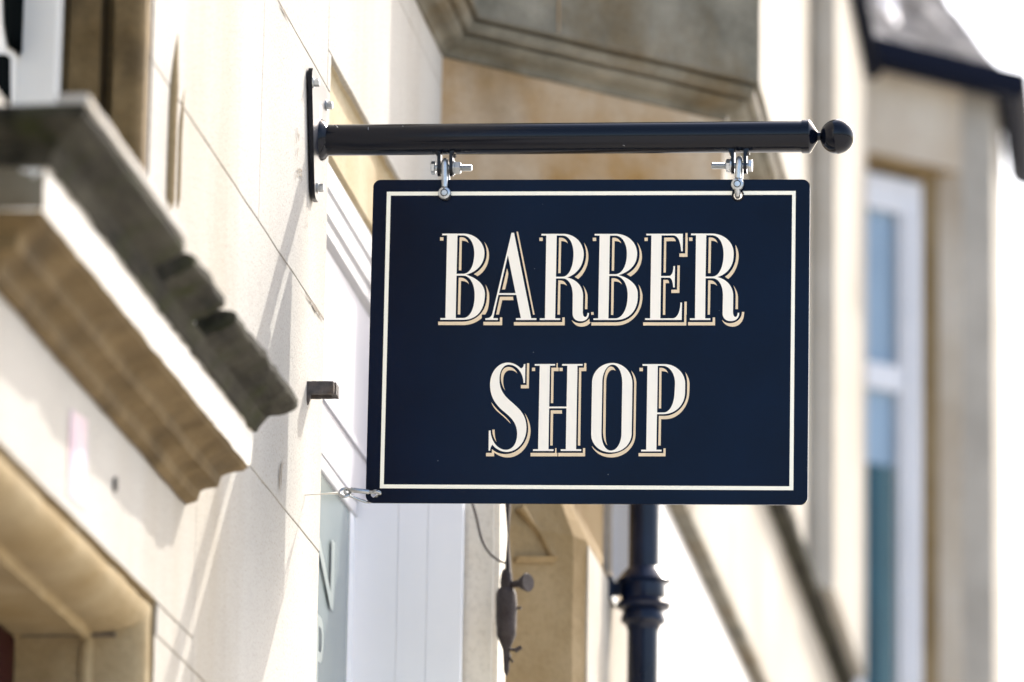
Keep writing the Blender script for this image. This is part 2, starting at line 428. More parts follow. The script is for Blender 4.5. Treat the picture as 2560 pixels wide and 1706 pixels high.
# ---- two tapering vertical rolls beside the window, brown and curved to paint the shade of hollow mouldings, and the joint beside them
def shade_roll(u0, v0, u1, v1, r, proj, seed):
    a, b = atx(u0, v0, 0), atx(u1, v1, 0)
    y = (a.y+b.y)/2; n_ = 28; rows = []
    for i in range(n_+1):
        t = i/n_; z = b.z+(a.z-b.z)*t
        s = min(1, (t/.10)**.6 if t < .10 else 1, ((1-t)/.35)**.7 if t > .65 else 1)
        s = max(s, .02); yo = .06*max(0, (t-.5)/.5)**2
        rows.append([(-.004+proj*s*math.sin(math.pi*k/10), y+yo-r*s*math.cos(math.pi*k/10), z) for k in range(11)])
    bm = B(); sweep(bm, rows); return bm
obj('hollow_moulding_shade', shade_roll(438, 40, 412, 550, .012, .016, 1), M['tan'], bld, True)
obj('hollow_moulding_shade', shade_roll(450, 160, 446, 540, .006, .009, 2), M['tan'], bld, True)
bm = B(); a = atx(383, 0, 0); box(bm, -.01, .0022, a.y-.003, a.y+.003, 3.7, 4.6)
obj('joint_line', bm, M['joint'], bld)

# ---- marks on the wall beside the sign: rust runs, chipped mortar
def streaks(uv, n_, len_, wid, mat, x=.0026, seed=0):
    rnd = random.Random(seed); bm = B()
    for _ in range(n_):
        u, v = uv[0]+rnd.uniform(-1, 1)*uv[2], uv[1]+rnd.uniform(-1, 1)*uv[3]
        L = len_*rnd.uniform(.3, 1); wd = wid*rnd.uniform(.4, 1)
        c = atx(u, v, x); k = 7; pts = []
        for i in range(k+1):
            t = i/k; pts.append((c.x, c.y+(.5-rnd.random())*wd*.7+wd*math.sin(math.pi*t), c.z-L*t))
        for i in range(k-1, 0, -1):
            t = i/k; pts.append((c.x, c.y+(.5-rnd.random())*wd*.7-wd*math.sin(math.pi*t), c.z-L*t))
        f = bm.faces.new([bm.verts.new(p) for p in pts]); bmesh.ops.triangulate(bm, faces=[f])
    return bm
M['dirt'] = stone('wall_dirt', (.30, .24, .17), (.42, .36, .29), None, 80)
M['crack'] = stone('chipped_mortar', (.17, .14, .11), (.30, .26, .21), None, 80)
obj('rust_run', streaks((703, 1170, 6, 25), 7, .05, .004, M['dirt'], seed=3), M['dirt'], bld)
obj('rust_run', streaks((748, 432, 7, 14), 16, .009, .006, M['dirt'], seed=4), M['dirt'], bld)
obj('rust_run', streaks((745, 345, 4, 30), 8, .022, .003, M['dirt'], seed=6), M['dirt'], bld)
obj('chip', streaks((768, 560, 3, 30), 5, .02, .0016, M['crack'], seed=7), M['crack'], bld)
def ragged(a, b, n_, w_, seed):
    """one ragged strip of broken mortar along a joint"""
    rnd = random.Random(seed); up = []; dn = []
    for i in range(n_+1):
        t = i/n_; c = atx(a[0]+(b[0]-a[0])*t, a[1]+(b[1]-a[1])*t, .0024); k = w_*math.sin(math.pi*min(max(t, .03), .97))
        up.append((c.x, c.y, c.z+k*rnd.uniform(.2, 1))); dn.append((c.x, c.y, c.z-k*rnd.uniform(.2, 1.2)))
    bm = B(); sweep(bm, [up, dn]); return bm
obj('chip', ragged((763, 733), (813, 806), 34, .0055, 5), M['crack'], bld)
obj('chip', ragged((699, 6), (724, 56), 20, .004, 6), M['crack'], bld)
obj('chip', ragged((693, 622), (730, 680), 20, .002, 8), M['crack'], bld)

# ---- shopfront beyond the corner: yellow lintel, white timber head, pale glass
YE = 12.02
bm = B()
lp = [(-.003, ZL+.004), (-.016, ZL-.002), (-.018, 4.60), (-.019, 4.462), (-.03, 4.455), (-.06, 4.455), (-.06, ZL+.004)]
prism(bm, [(x, YC-.2, z) for x, z in lp], (0, 11.84-YC+.2, 0))
roughen(bm, .0014, 12, .08, 41)
obj('lintel', bm, M['lintel'], bld)
bm = B(); box(bm, -.10, -.028, YC+.002, YE, 4.440, 4.4545); roughen(bm, .003, 30, .05, 9)
obj('mortar', bm, M['rust2'], bld)
shop = None
bm = B()
sp = [(-.024, 4.448), (-.024, 4.402), (-.030, 4.399), (-.030, 4.392), (-.026, 4.388), (-.026, 4.352), (-.034, 4.348), (-.034, 4.340), (-.030, 4.336), (-.030, 4.318), (-.045, 4.312), (-.10, 4.312), (-.10, 4.448)]
prism(bm, [(x, YC+.003, z) for x, z in sp], (0, YE-YC-.006, 0))
shop = obj('shopfront', bm, M['frame'], bld)
ZT = atx(877, 1278, -.05).z
bm = B(); box(bm, -.09, -.044, YC+.004, YE-.01, ZT+.03, 4.311); box(bm, -.09, -.038, YC+.005, YE-.012, 4.005, 4.02)
obj('panel', bm, M['lilac'], shop)
bm = B(); box(bm, -.09, -.046, YC+.004, YE-.01, ZT, ZT+.0295); bevel(bm, .004)
obj('transom', bm, M['frame'], shop)
yb0 = atx(876, 1300, -.05).y
bm = B(); box(bm, -.07, -.052, YC+.004, yb0, 0, ZT-.001)
obj('pane', bm, M['paleglass'], shop)
bm = B(); box(bm, -.08, -.050, yb0, YE-.012, 0, ZT-.001); obj('blind', bm, M['blind'], shop)
YB = 11.0                                                            # white boarded side panel facing up the street
xb0, xb1 = aty(878, 1500, YB).x, aty(1154, 1500, YB).x
ztb = aty(900, 1254, YB).z
bm = B(); us = [878, 992, 1066, 1154]
for a, b in zip(us, us[1:]):
    b2 = B(); box(b2, aty(a, 1500, YB).x+.0003, aty(b, 1500, YB).x-.0003, YB, YB+.03, 0, ztb); bevel(b2, .0009, 1)
    t_ = bpy.data.meshes.new('t'); b2.to_mesh(t_); b2.free(); bm.from_mesh(t_); bpy.data.meshes.remove(t_)
box(bm, xb0+.002, xb1-.002, YB+.006, YB+.028, 0, ztb-.002)
side = obj('side_panel', bm, M['blind'], shop)
def onshop(y0, z0): return lambda c: Vector((-.0478+c.z, y0+c.x, z0+c.y))
c = atx(852, 1552, -.048)
obj('window_lettering', text_mesh('IN', .20, .0002, onshop(YC+.07, c.z), 2.2), M['film'], shop)
c = atx(796, 1520, -.048)
obj('window_lettering', text_mesh('POP', .23, .0002, onshop(YC+.02, c.z-.17), .85), M['film'], shop)

# ================================================================== HOUSE WITH THE ORIEL BAY
ori = thing('oriel_house', (.3, 12.6, 0), 'sandstone house with a canted oriel bay and moulded string course behind the sign', 'building')
OI, YI = .085, 11.775                                               # overhang of the upper wall, inner corner of the lower wall
OC = -YI+OI*math.sqrt(2)
cz = atcant(1898, 204, OC); XO, YO, ZS = cz.x, cz.y, cz.z              # outer lower corner of the upper wall
YFAR = 13.6
def ring(off, z, y_far=YFAR):
    """plan of the bay set in by off from the upper wall face"""
    t = math.tan(math.radians(22.5))
    x0 = OI-off
    return [(x0-.1, x0-.1-OC+off*math.sqrt(2), z), (XO-off, YO+off*t, z), (XO-off, y_far, z)]
def bay(levels, mat, name, seed, amp=.002, parent=None, yf=YFAR, ml=.06):
    bm = B(); sweep(bm, [ring(o, z, yf) for o, z in levels]); roughen(bm, amp, 9, ml, seed)
    bm.normal_update()
    for f in bm.faces:
        if abs(f.normal.x) > .9 and f.calc_center_median().y > YO+.02: f.material_index = 1  # sunlit front painted in paler stone than the shaded canted side
    return obj(name, bm, [mat, M['cream']], parent or ori)
z0 = 4.62
mould = [(OI, -.083), (.078, -.080), (.076, -.068), (.068, -.062), (.052, -.058), (.040, -.050), (.034, -.042), (.046, -.041), (.046, -.036), (.0305, -.035), (.022, -.033), (.016, -.024), (.012, -.014), (.026, -.0125), (.026, -.005), (.002, -.0045), (0, 0)]
bay([(OI, z0), (OI, ZS-.083)], M['bay'], 'bay_wall', 51)
bm = B(); r_ = ring(OI, z0); prism(bm, r_+[(-.1, YFAR, z0)], (0, 0, .03)); obj('bay_floor', bm, M['bay'], ori)
bay([(o, ZS+z) for o, z in mould], M['grey'], 'string_course', 52, .0018, ml=.03)
bay([(0, ZS), (0, 7.6)], M['grey'], 'bay_wall', 53)
bay([(.10, z0+.03), (.10, 7.55)], M['bay'], 'bay_sun_block', 55, .0005, ml=.3)  # hidden inner shell added to keep sun out of the hollow bay
# vertical joint in the upper stone panel
q = atcant(1394, 60, OC)
bm = B(); prism(bm, [(q.x+.002, q.y-.002, ZS+.002), (q.x+.0045, q.y+.0005, ZS+.002), (q.x-.02, q.y+.02, ZS+.002)], (0, 0, 1.2)); obj('joint_line', bm, M['bay'], ori)
# the same string course carried along the near wall towards the viewer from the inner corner
bm = B(); sweep(bm, [[(OI-o, 10.4, ZS+z), (OI-o, OI-o-OC+o*math.sqrt(2)+.0, ZS+z)] for o, z in mould]); roughen(bm, .0018, 12, .05, 54)
obj('string_course', bm, M['grey'], bld)
# shop fascia and its dark mossy cornice under the oriel, running on along the street
XF, YFS, YFE = .42, 12.70, 18.7
fz1 = atx(1712, 1264, XF).z; fz2 = atx(1919, 1264.5, XF).z
bm = B(); box(bm, -.02, XF+.055, YFS, YFE, fz2, fz2+.03)
roughen(bm, .006, 16, .05, 61); obj('lower_cornice', bm, M['moss'], ori)
bm = B(); box(bm, 0, XF, YFS+.01, YFE, fz1, fz2-.001); roughen(bm, .002, 6, .12, 62)
obj('fascia', bm, M['cream'], ori)
bm = B(); box(bm, .0, XF+.010, YFS+.012, YFE, fz1-.020, fz1-.001); roughen(bm, .002, 16, .06, 63)
obj('fascia_moulding', bm, M['grey'], ori)
bm = B(); box(bm, .0, XF+.015, YFAR, 16.99, fz2+.031, 6.8); roughen(bm, .002, 5, .15, 68)
obj('wall', bm, M['cream'], ori)
XP = .36
bm = B(); box(bm, .0, XF-.03, YFS+.04, YFE, 0, fz1-.022)
obj('shop_wall', bm, M['white'], ori)
# ground floor: beige jamb, canted brown pier with a chamfered head, sunlit front
yj = 11.04
xa, xb = aty(1152, 1500, yj).x, aty(1246, 1500, yj).x
bm = B(); box(bm, xa-.05, xb-.012, yj, yj+.13, 0, ZT+.05); box(bm, xb-.02, xb, yj+.012, yj+.13, 0, ZT+.05); roughen(bm, .0015, 10, .1, 64)
obj('jamb', bm, stone('pale_jamb_stone', (.60, .55, .46), (.70, .65, .56), (.48, .43, .34), 3, .5, .4, k=1.15), ori)
pc = atx(1466, 1500, XP); PC = XP-(pc.y-.03)
pa = atcant(1262, 1500, PC); pb = atcant(1432, 1500, PC)
zt = atcant(1466, 1345, PC).z
bm = B()
prism(bm, [(pa.x-.1, pa.y-.1, 0), (pb.x, pb.y, 0), (pc.x, pc.y, 0), (XP, 12.735, 0), (0, 12.735, 0)], (0, 0, zt), True)
top = [(pa.x-.1, pa.y-.1), (pb.x, pb.y), (pc.x, pc.y), (XP, 12.735)]
top2 = [(pa.x-.1-.03, pa.y-.1+.03), (pb.x-.06, pb.y+.0), (pc.x-.075, pc.y+.03), (XP-.075, 12.735)]
sweep(bm, [[(x, y, zt) for x, y in top], [(x, y, zt+.16) for x, y in top2], [(x, y, zt+.5) for x, y in top2]])
roughen(bm, .0015, 8, .08, 65)
obj('pier', bm, M['tan'], ori)
bm = B(); box(bm, XP-.004, XP+.003, pc.y+.004, 12.73, 0, zt-.01); roughen(bm, .0006, 10, .1, 69); obj('pier_front_sunlight', bm, M['cream'], ori)  # pale sheet paints the sunlight on the front of the tan pier
bm = B(); qa, qb = atcant(1285, 1408, PC), atcant(1385, 1408, PC)
prism(bm, [(qa.x+.004, qa.y-.004, qa.z), (qb.x+.004, qb.y-.004, qb.z), (qb.x+.012, qb.y-.012, qb.z+.012), (qa.x+.012, qa.y-.012, qa.z+.012)], (-.02, .02, 0))
qa, qb = atcant(1300, 1268, PC), atcant(1385, 1400, PC)
tube(bm, [(qa.x, qa.y, qa.z), (qb.x, qb.y, qb.z)], .011, 8)
roughen(bm, .001, 20, .05, 66); obj('pier_moulding', bm, M['tan'], ori)
bm = B(); g = atx(1519, 1500, XP); box(bm, XP-.01, XP+.003, g.y-.012, g.y+.004, 0, 4.3)
obj('joint_line', bm, M['joint'], ori)

# chamfered stone pilaster between the two houses, standing on the cornice
YP = 17.0
a2 = aty(2046, 300, YP).x
XQ = aty(2088, 300, YP+.04).x
bm = B()
prism(bm, [(.2, YP, fz2+.03), (a2, YP, fz2+.03), (XQ, YP+(XQ-a2), fz2+.03), (XQ, YFE, fz2+.03), (.2, YFE, fz2+.03)], (0, 0, 7.0-fz2))
roughen(bm, .0015, 6, .2, 67)
obj('pilaster', bm, M['cream'], ori)
e0 = aty(2178, 165, 18.6)
bm = B(); tube(bm, [(e0.x, 16.0, e0.z), (e0.x, 18.65, e0.z)], .034, 12); box(bm, e0.x-.06, e0.x-.01, 16.0, 18.6, e0.z+.0, e0.z+.06)
obj('eaves_gutter', bm, M['gutter'], ori, True)

# ================================================================== BAY-WINDOWED HOUSE AT THE RIGHT
rb = thing('bay_house', (.9, 18.5, 0), 'blurred stone house at the right edge with a white framed bay window and dark gutter', 'building')
ra = aty(2150, 600, 18.75); RC = ra.x-ra.y
def pr(u, v, off=0.):
    p = atcant(u, v, RC+off*math.sqrt(2)); return p
corner = pr(2484, 700); XR = corner.x; YR = corner.y
yend = atx(2511, 700, XR).y
zg = pr(2192, 165).z
# wall pieces round the window opening (canted face)
dv = Vector((1, 1, 0)).normalized(); nv = Vector((1, -1, 0)).normalized()
O = Vector((ra.x, ra.y, 0))
def sc_(u, v=700): return (pr(u, v)-O).dot(dv)                        # distance along the canted wall
def cbox(bm, s0, s1, z0, z1, d0, d1):
    """box on the canted wall: s along it, d out of it"""
    pts = [O+dv*s+nv*d for s, d in ((s0, d0), (s1, d0), (s1, d1), (s0, d1))]
    prism(bm, [(p.x, p.y, z0) for p in pts], (0, 0, z1-z0))
s_w0, s_w1, s_c = sc_(2120), sc_(2405), sc_(2484)
zh = pr(2300, 408).z
bm = B(); cbox(bm, s_w1, s_c, 0, zg+.1, -.12, 0); roughen(bm, .002, 6, .12, 71); obj('wall', bm, M['rpier'], rb)
bm = B(); cbox(bm, -.2, s_w1-.001, zh, zg+.1, -.12, 0); roughen(bm, .002, 6, .12, 72); obj('wall', bm, M['rstone'], rb)
bm = B(); box(bm, XR-.3, XR, YR+.003, yend, 0, zg+.1); roughen(bm, .002, 6, .15, 73); obj('wall', bm, M['cream'], rb)
bm = B()
k0 = O-dv*.25-nv*.125; k1 = O+dv*(s_c-.10)-nv*.125
prism(bm, [(k0.x, k0.y, 0), (k1.x, k1.y, 0), (XR-.31, yend-.01, 0), (k0.x, yend-.01, 0)], (0, 0, zg+.09)); obj('wall_sun_block', bm, M['void'], rb)  # unseen block added to stop sun entering behind the wall
# splayed reveal; its shade gradient is painted by a darker inner half
pA = O+dv*s_w1; pB = O+dv*(sc_(2338))-nv*.10; pM = O+dv*(sc_(2368))-nv*.045
pC = O-dv*.2; pD = O-dv*.2-nv*.10
bm = B(); sweep(bm, [[(pA.x, pA.y, 0), (pA.x, pA.y, zh)], [(pM.x, pM.y, 0), (pM.x, pM.y, zh-.01)]])
obj('window_reveal', bm, M['rstone'], rb)
bm = B(); sweep(bm, [[(pM.x, pM.y, 0), (pM.x, pM.y, zh-.01)], [(pB.x, pB.y, 0), (pB.x, pB.y, zh-.02)]])
obj('window_reveal', bm, M['tan'], rb)
bm = B(); sweep(bm, [[(pC.x, pC.y, zh), (pA.x, pA.y, zh)], [(pD.x, pD.y, zh-.02), (pB.x, pB.y, zh-.02)]])
obj('window_head', bm, M['tan'], rb)
DW = -.085
sF1 = (pr(2332, 700, DW)-O).dot(dv); sG1 = (pr(2250, 700, DW)-O).dot(dv); sG0 = (pr(2166, 700, DW)-O).dot(dv)
zF = pr(2250, 448, DW).z; zG = pr(2230, 528, DW).z; zT1 = pr(2220, 912, DW).z; zT0 = pr(2220, 975, DW).z
bm = B()
cbox(bm, sG1, sF1, 0, zF, DW-.05, DW); cbox(bm, -.2, sG1-.001, zG, zF, DW-.05, DW-.001); cbox(bm, -.2, sG1-.001, zT0, zT1, DW-.05, DW-.002)
cbox(bm, -.2, sG0, 0, zG, DW-.05, DW-.003)
cbox(bm, sG1+.035, sG1+.041, 0, zG, DW, DW+.012)
rw = obj('window', bm, M['white'], rb)
M['paleblue'] = paint('pale_blue_reflection', (.215, .30, .39), .1, 0, 0, 1, .4, .08, 2)  # window reflections are painted as flat colours, from here down
M['teal'] = paint('dark_teal_reflection', (.006, .045, .065), .1, 0, 0, 1, .25, .2, 3)
M['softteal'] = paint('grey_teal_reflection', (.085, .155, .175), .6, 0, 0, 1, .3, .1, 4)
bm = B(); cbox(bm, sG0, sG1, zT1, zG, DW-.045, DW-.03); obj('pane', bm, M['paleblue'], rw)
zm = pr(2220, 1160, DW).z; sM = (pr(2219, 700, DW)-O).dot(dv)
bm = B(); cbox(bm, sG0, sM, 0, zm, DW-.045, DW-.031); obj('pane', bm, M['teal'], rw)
bm = B(); cbox(bm, sM, sG1, 0, zm, DW-.045, DW-.030); obj('pane_reflection', bm, M['softteal'], rw)  # lighter strip of reflection painted beside the dark pane
bm = B(); cbox(bm, sG0, sG1, zm, zT0, DW-.045, DW-.029); obj('sky_reflection', bm, M['paleblue'], rw)  # pale reflection painted across the top of the lower pane
# gutter, fascia and roof
g0, g1 = pr(2200, 138, .07), pr(2540, 213, .07)
gc = pr(2520, 212, .07)
gz = g0.z
bm = B()
prof = [(-.055, .045), (-.055, -.01), (-.02, -.045), (.03, -.045), (.055, -.02), (.055, .045)]
gcorner = Vector((XR+.06, YR+.03, 0))
path = [(O-dv*.25, nv), (O+dv*(s_c+.03), (nv+Vector((math.tan(math.radians(22.5)), 0, 0))*0).normalized()), ]
def gut(bm, p0, p1, n0, n1):
    rows = []
    for p, nn in ((p0, n0), (p1, n1)):
        rows.append([(p.x+nn.x*(d+.07), p.y+nn.y*(d+.07), gz+h) for d, h in prof])
    sweep(bm, rows, True, True)
mit = Vector((1, -math.tan(math.radians(22.5)), 0))
pc_ = Vector((XR, YR, 0))
gut(bm, O-dv*.25, pc_, nv, mit)
gut(bm, pc_, Vector((XR, yend+.12, 0)), mit, Vector((1, 0, 0)))
rf_p = None
apex = aty(2215, -190, 20.1)
bm2 = B()
eL = O-dv*.25+nv*.06; eC = pc_+mit*.06; eF = Vector((XR+.06, yend+.1, 0))
ez = gz+.03
vL = bm2.verts.new((eL.x, eL.y, ez)); vC = bm2.verts.new((eC.x, eC.y, ez)); vF = bm2.verts.new((eF.x, eF.y, ez))
vA = bm2.verts.new(apex); vB = bm2.verts.new((apex.x-.6, apex.y-.6, apex.z+.0))
bm2.faces.new((vL, vC, vA, vB)); bm2.faces.new((vC, vF, vA))
bmesh.ops.solidify(bm2, geom=bm2.faces[:], thickness=.02)
roughen(bm2, .012, 12, .06, 81)
roof = obj('roof', bm2, M['slate'], rb)
obj('gutter', bm, M['gutter'], roof, True)
f0, f1 = pr(2200, 100, .0), pr(2262, 118, .0)
bm = B()
t0 = aty(2150, -120, 19.6); t1 = aty(2215, -120, 19.6)
q = [(f0.x, f0.y, ez+.02), (f1.x, f1.y, ez+.02), tuple(t1), tuple(t0)]
bm.faces.new([bm.verts.new(p) for p in q]); bmesh.ops.solidify(bm, geom=bm.faces[:], thickness=.012); roughen(bm, .004, 10, .05, 82)
obj('flashing', bm, M['lead'], roof)

# ================================================================== DOWNPIPE, RUSTY FITTING, CABLE
XPI = XP+.072
pp = atx(1609, 1500, XPI)
rp = .0345
dp = thing('downpipe', (pp.x, pp.y, 0), 'glossy navy cast iron downpipe with a ringed collar below the sign', 'downpipe')
bm = B(); lathe(bm, (pp.x, pp.y, 0), (0, 0, 1), [(0, rp), (atx(1609, 760, XPI).z, rp)], 28); obj('pipe', bm, M['pipe'], dp, True)
def zpx(v): return atx(1609, v, XPI).z
zc_ = [zpx(v) for v in (1420, 1432, 1452, 1462, 1490, 1500, 1512, 1522, 1530, 1548, 1556, 1566, 1578)]
rr_ = [rp+.002, rp+.012, rp+.026, rp+.014, rp+.015, rp+.014, rp+.026, rp+.023, rp+.010, rp+.015, rp+.015, rp+.004, rp+.001]
bm = B(); lathe(bm, (pp.x, pp.y, 0), (0, 0, 1), list(zip(zc_, rr_))[::-1], 32); obj('collar', bm, M['pipe'], dp, True)
bm = B(); box(bm, XP-.01, pp.x, pp.y-.012, pp.y+.012, zc_[4], zc_[2]-.004); box(bm, XP-.004, XP+.01, pp.y-.075, pp.y+.04, zc_[6], zc_[2]); bevel(bm, .003)
obj('bracket', bm, M['pipe'], dp)

FY = 11.0
def fp(u, v, dy=0.): return aty(u, v, FY+dy)
fit = thing('iron_fitting', fp(1262, 1500), 'old rusty iron fitting on a thin pipe hanging beside the brown stone pier', 'pipe fitting')
mpp = (fp(1300, 1500)-fp(1200, 1500)).length/100
bm = B(); p0, p1 = fp(1270, 1200), fp(1270, 1480); tube(bm, [p0, p1], 13*mpp, 16); obj('pipe', bm, M['rust2'], fit, True)
bm = B(); p0 = fp(1266, 1690)
def fz(v): return (fp(1266, v)-p0).length
lathe(bm, p0, (fp(1266, 1400)-p0), [(0, 2*mpp), (fz(1678), 7*mpp), (fz(1625), 9*mpp), (fz(1612), 14*mpp), (fz(1590), 24*mpp), (fz(1520), 27*mpp), (fz(1484), 26*mpp), (fz(1474), 20*mpp), (fz(1470), 16*mpp), (fz(1440), 15*mpp), (fz(1425), 11*mpp)], 20)
roughen(bm, .0012, 60, .02, 91); obj('sleeve', bm, M['rust2'], fit, True)
bm = B(); lathe(bm, fp(1278, 1462), fp(1330, 1455, -.03)-fp(1278, 1462), [(0, 8*mpp), (28*mpp, 10*mpp), (34*mpp, 15*mpp), (52*mpp, 24*mpp), (56*mpp, 22*mpp), (56*mpp, 1e-4)], 18)
obj('spout', bm, M['rust2'], fit, True)
bm = B(); tube(bm, [fp(1270, 1622), fp(1290, 1626), fp(1304, 1618)], [9*mpp, 7*mpp, 5*mpp], 10); obj('prong', bm, M['rust2'], fit, True)
bm = B(); tube(bm, [fp(1270, 1640), fp(1282, 1656)], [8*mpp, 4*mpp], 8); obj('prong', bm, M['rust2'], fit, True)
bm = B(); tube(bm, [fp(1285, 1522), fp(1303, 1520)], 5*mpp, 8); obj('peg', bm, M['rust2'], fit, True)
bm = B(); tube(bm, smooth_path([fp(1175, 1240), fp(1190, 1290), fp(1203, 1345), fp(1222, 1380), fp(1245, 1400), fp(1262, 1408)]), 3.2*mpp, 8)
tag(obj('cable', bm, M['rust2'], None, True, origin=tuple(fp(1262, 1408))), 'thin brown cable looping to the rusty fitting below the sign', 'cable')

# ================================================================== SIGN BRACKET
YS = 10.07                                                          # sign and pole plane
PX0, PX1 = .016, .9187
zl, zr = 4.4065, 4.3985
def P(u, v, dy=0.): return aty(u, v, YS+dy)
mp_ = (P(1500, 400)-P(1400, 400)).length/100                          # metres per pixel in the sign plane
def pz(x): return zl+(zr-zl)*(x-PX0)/(PX1-PX0)
br = thing('sign_bracket', (0, YS, zl), 'black steel bracket arm with a ball end bolted to the pale stone wall', 'sign bracket')
# wall plate: wide at the top, one bolt wide at the bottom
cy = 10.040
out = []
def arc(cyy, czz, r, a0, a1, n=6):
    for i in range(n+1):
        a = math.radians(a0+(a1-a0)*i/n); out.append((cyy+r*math.cos(a), czz+r*math.sin(a)))
arc(9.966, 4.497, .020, 205, 90); arc(10.114, 4.497, .020, 90, -25)
arc(10.05, 4.304, .022, -25, -90); arc(10.028, 4.304, .022, -90, -155)
bm = B(); prism(bm, [(.0035, y, z) for y, z in out], (.0085, 0, 0))
plate = obj('wall_plate', bm, [M['black'], M['plate']], br)
for p_ in plate.data.polygons:
    if p_.normal.x > .5: p_.material_index = 1
bm = B(); prism(bm, [(.0121, y, z) for y, z in ((10.043, 4.468), (10.062, 4.470), (10.062, 4.428), (10.043, 4.426))], (.0004, 0, 0))
obj('maker_sticker', bm, paint('sticker_paper', (.78, .70, .72), .5, 0, 0, 1, .5, .12, 40), plate)
for y, z in ((9.957, 4.4865), (10.118, 4.4875), (10.040, 4.3065)):
    bm = B(); lathe(bm, (.012, y, z), (1, 0, 0), [(0, .0105), (.0022, .0105), (.0022, .001)], 20); hexprism(bm, (.0142, y, z), (1, 0, 0), .0078, .0105, .15, .3)
    obj('anchor_bolt', bm, M['zinc'], br, False)
d = Vector((PX1-PX0, 0, zr-zl)).normalized()
p0 = Vector((PX0, YS, zl)); RP = .0291
L = (Vector((PX1, YS, zr))-p0).length
bm = B(); lathe(bm, p0, d, [(-.004, RP), (0, RP), (L, RP)], 64); obj('pole', bm, M['black'], br, True)
bm = B(); lathe(bm, p0, d, [(-.006, RP+.011), (-.002, RP+.010), (.003, RP+.006), (.009, RP+.0005)], 48)
roughen(bm, .0012, 120, .008, 5); obj('weld', bm, M['black'], br, True)
bm = B(); lathe(bm, p0, d, [(L-.006, RP-.001), (L-.006, RP+.0022), (L+.008, RP+.0022), (L+.011, RP-.0005), (L+.0235, .0085), (L+.028, .0075)], 56)
obj('end_cap', bm, M['black'], br, True)
for u_, v_, du, dv_ in ((843, 318, 6, 9), (925, 327, 1, 7), (1010, 322, 2, 2), (1560, 371, 5, 1)):
    a_, b_ = P(u_, v_), P(u_+du, v_+dv_)
    def onp_(p):
        zz = p.z-pz(p.x); return Vector((p.x, YS-math.sqrt(max(RP*RP-zz*zz, 0))-.0001, p.z))
    bm = B(); tube(bm, [onp_(a_), onp_((a_+b_)/2), onp_(b_)], .00035, 5); obj('scratch', bm, M['zinc'], br)
bc = Vector((.978, YS, 4.3975)); rb_ = .0322
bm = B(); bmesh.ops.create_uvsphere(bm, u_segments=48, v_segments=32, radius=rb_); bmesh.ops.translate(bm, verts=bm.verts[:], vec=bc)
obj('ball_finial', bm, M['black'], br, True)
def lug_pair(ul, ur, vb, head_side, vbolt, uh0, uh1, un0, un1, ue):
    for u in (ul, ur):
        c = P(u, vb); t = 4.2*mp_; zb = c.z; ztop = pz(c.x)-RP+.006
        bm = B(); r = .0125
        pts = [(c.x-t, YS-r, ztop)]
        n = 10
        pts += [(c.x-t, YS-r*math.cos(math.pi*i/n), zb+r-r*math.sin(math.pi*i/n)) for i in range(n+1)]
        pts += [(c.x-t, YS+r, ztop)]
        prism(bm, pts, (2*t, 0, 0)); bevel(bm, .0006, 1)
        obj('lug', bm, M['black'], br)
        bm = B(); s = -1 if u == ul else 1
        tube(bm, [(c.x+s*t*1.1, YS-r*1.1, ztop-.006), (c.x+s*t*1.1, YS+r*1.1, ztop-.006)], [.0042, .0042], 10)
        roughen(bm, .0007, 200, .004, 3); obj('weld', bm, M['black'], br, True)
    a, b = P(uh0, vbolt), P(uh1, vbolt); dd = (b-a)
    bm = B(); hexprism(bm, a, dd, 16.8*mp_, dd.length, .12, math.radians(20))
    e = P(ue, vbolt); dr = (e-b); n = 60; Lr = dr.length
    prof = []; k = int(Lr/(2.6*mp_))
    tl = abs(ue-un1)*mp_
    prof = [(0, 7.6*mp_), (Lr-tl, 7.6*mp_)]
    kk = max(4, int(tl/(2.8*mp_)))
    for i in range(kk):
        h = Lr-tl+(tl-2*mp_)*i/kk; st = (tl-2*mp_)/kk
        prof += [(h+st*.25, 7.0*mp_), (h+st*.75, 8.6*mp_)]
    prof += [(Lr, 6.4*mp_)]
    lathe(bm, b, dr, prof, 20)
    bo = obj('bolt', bm, M['zinc'], br)
    a, b = P(un0, vbolt), P(un1, vbolt); dd = b-a
    bm = B(); hexprism(bm, a, dd, 17*mp_, dd.length, .14, math.radians(50)); lathe(bm, a, -dd, [(0, 18*mp_), (3*mp_, 18*mp_), (3*mp_, 8*mp_)], 24)
    obj('nut', bm, M['zinc'], bo)
lug_pair(1098.5, 1128.5, 442, 'l', 420.5, 1078, 1089, 1137, 1152, 1180)
lug_pair(1832.5, 1863.5, 435.5, 'r', 415, 1881, 1871, 1826.5, 1815, 1779)

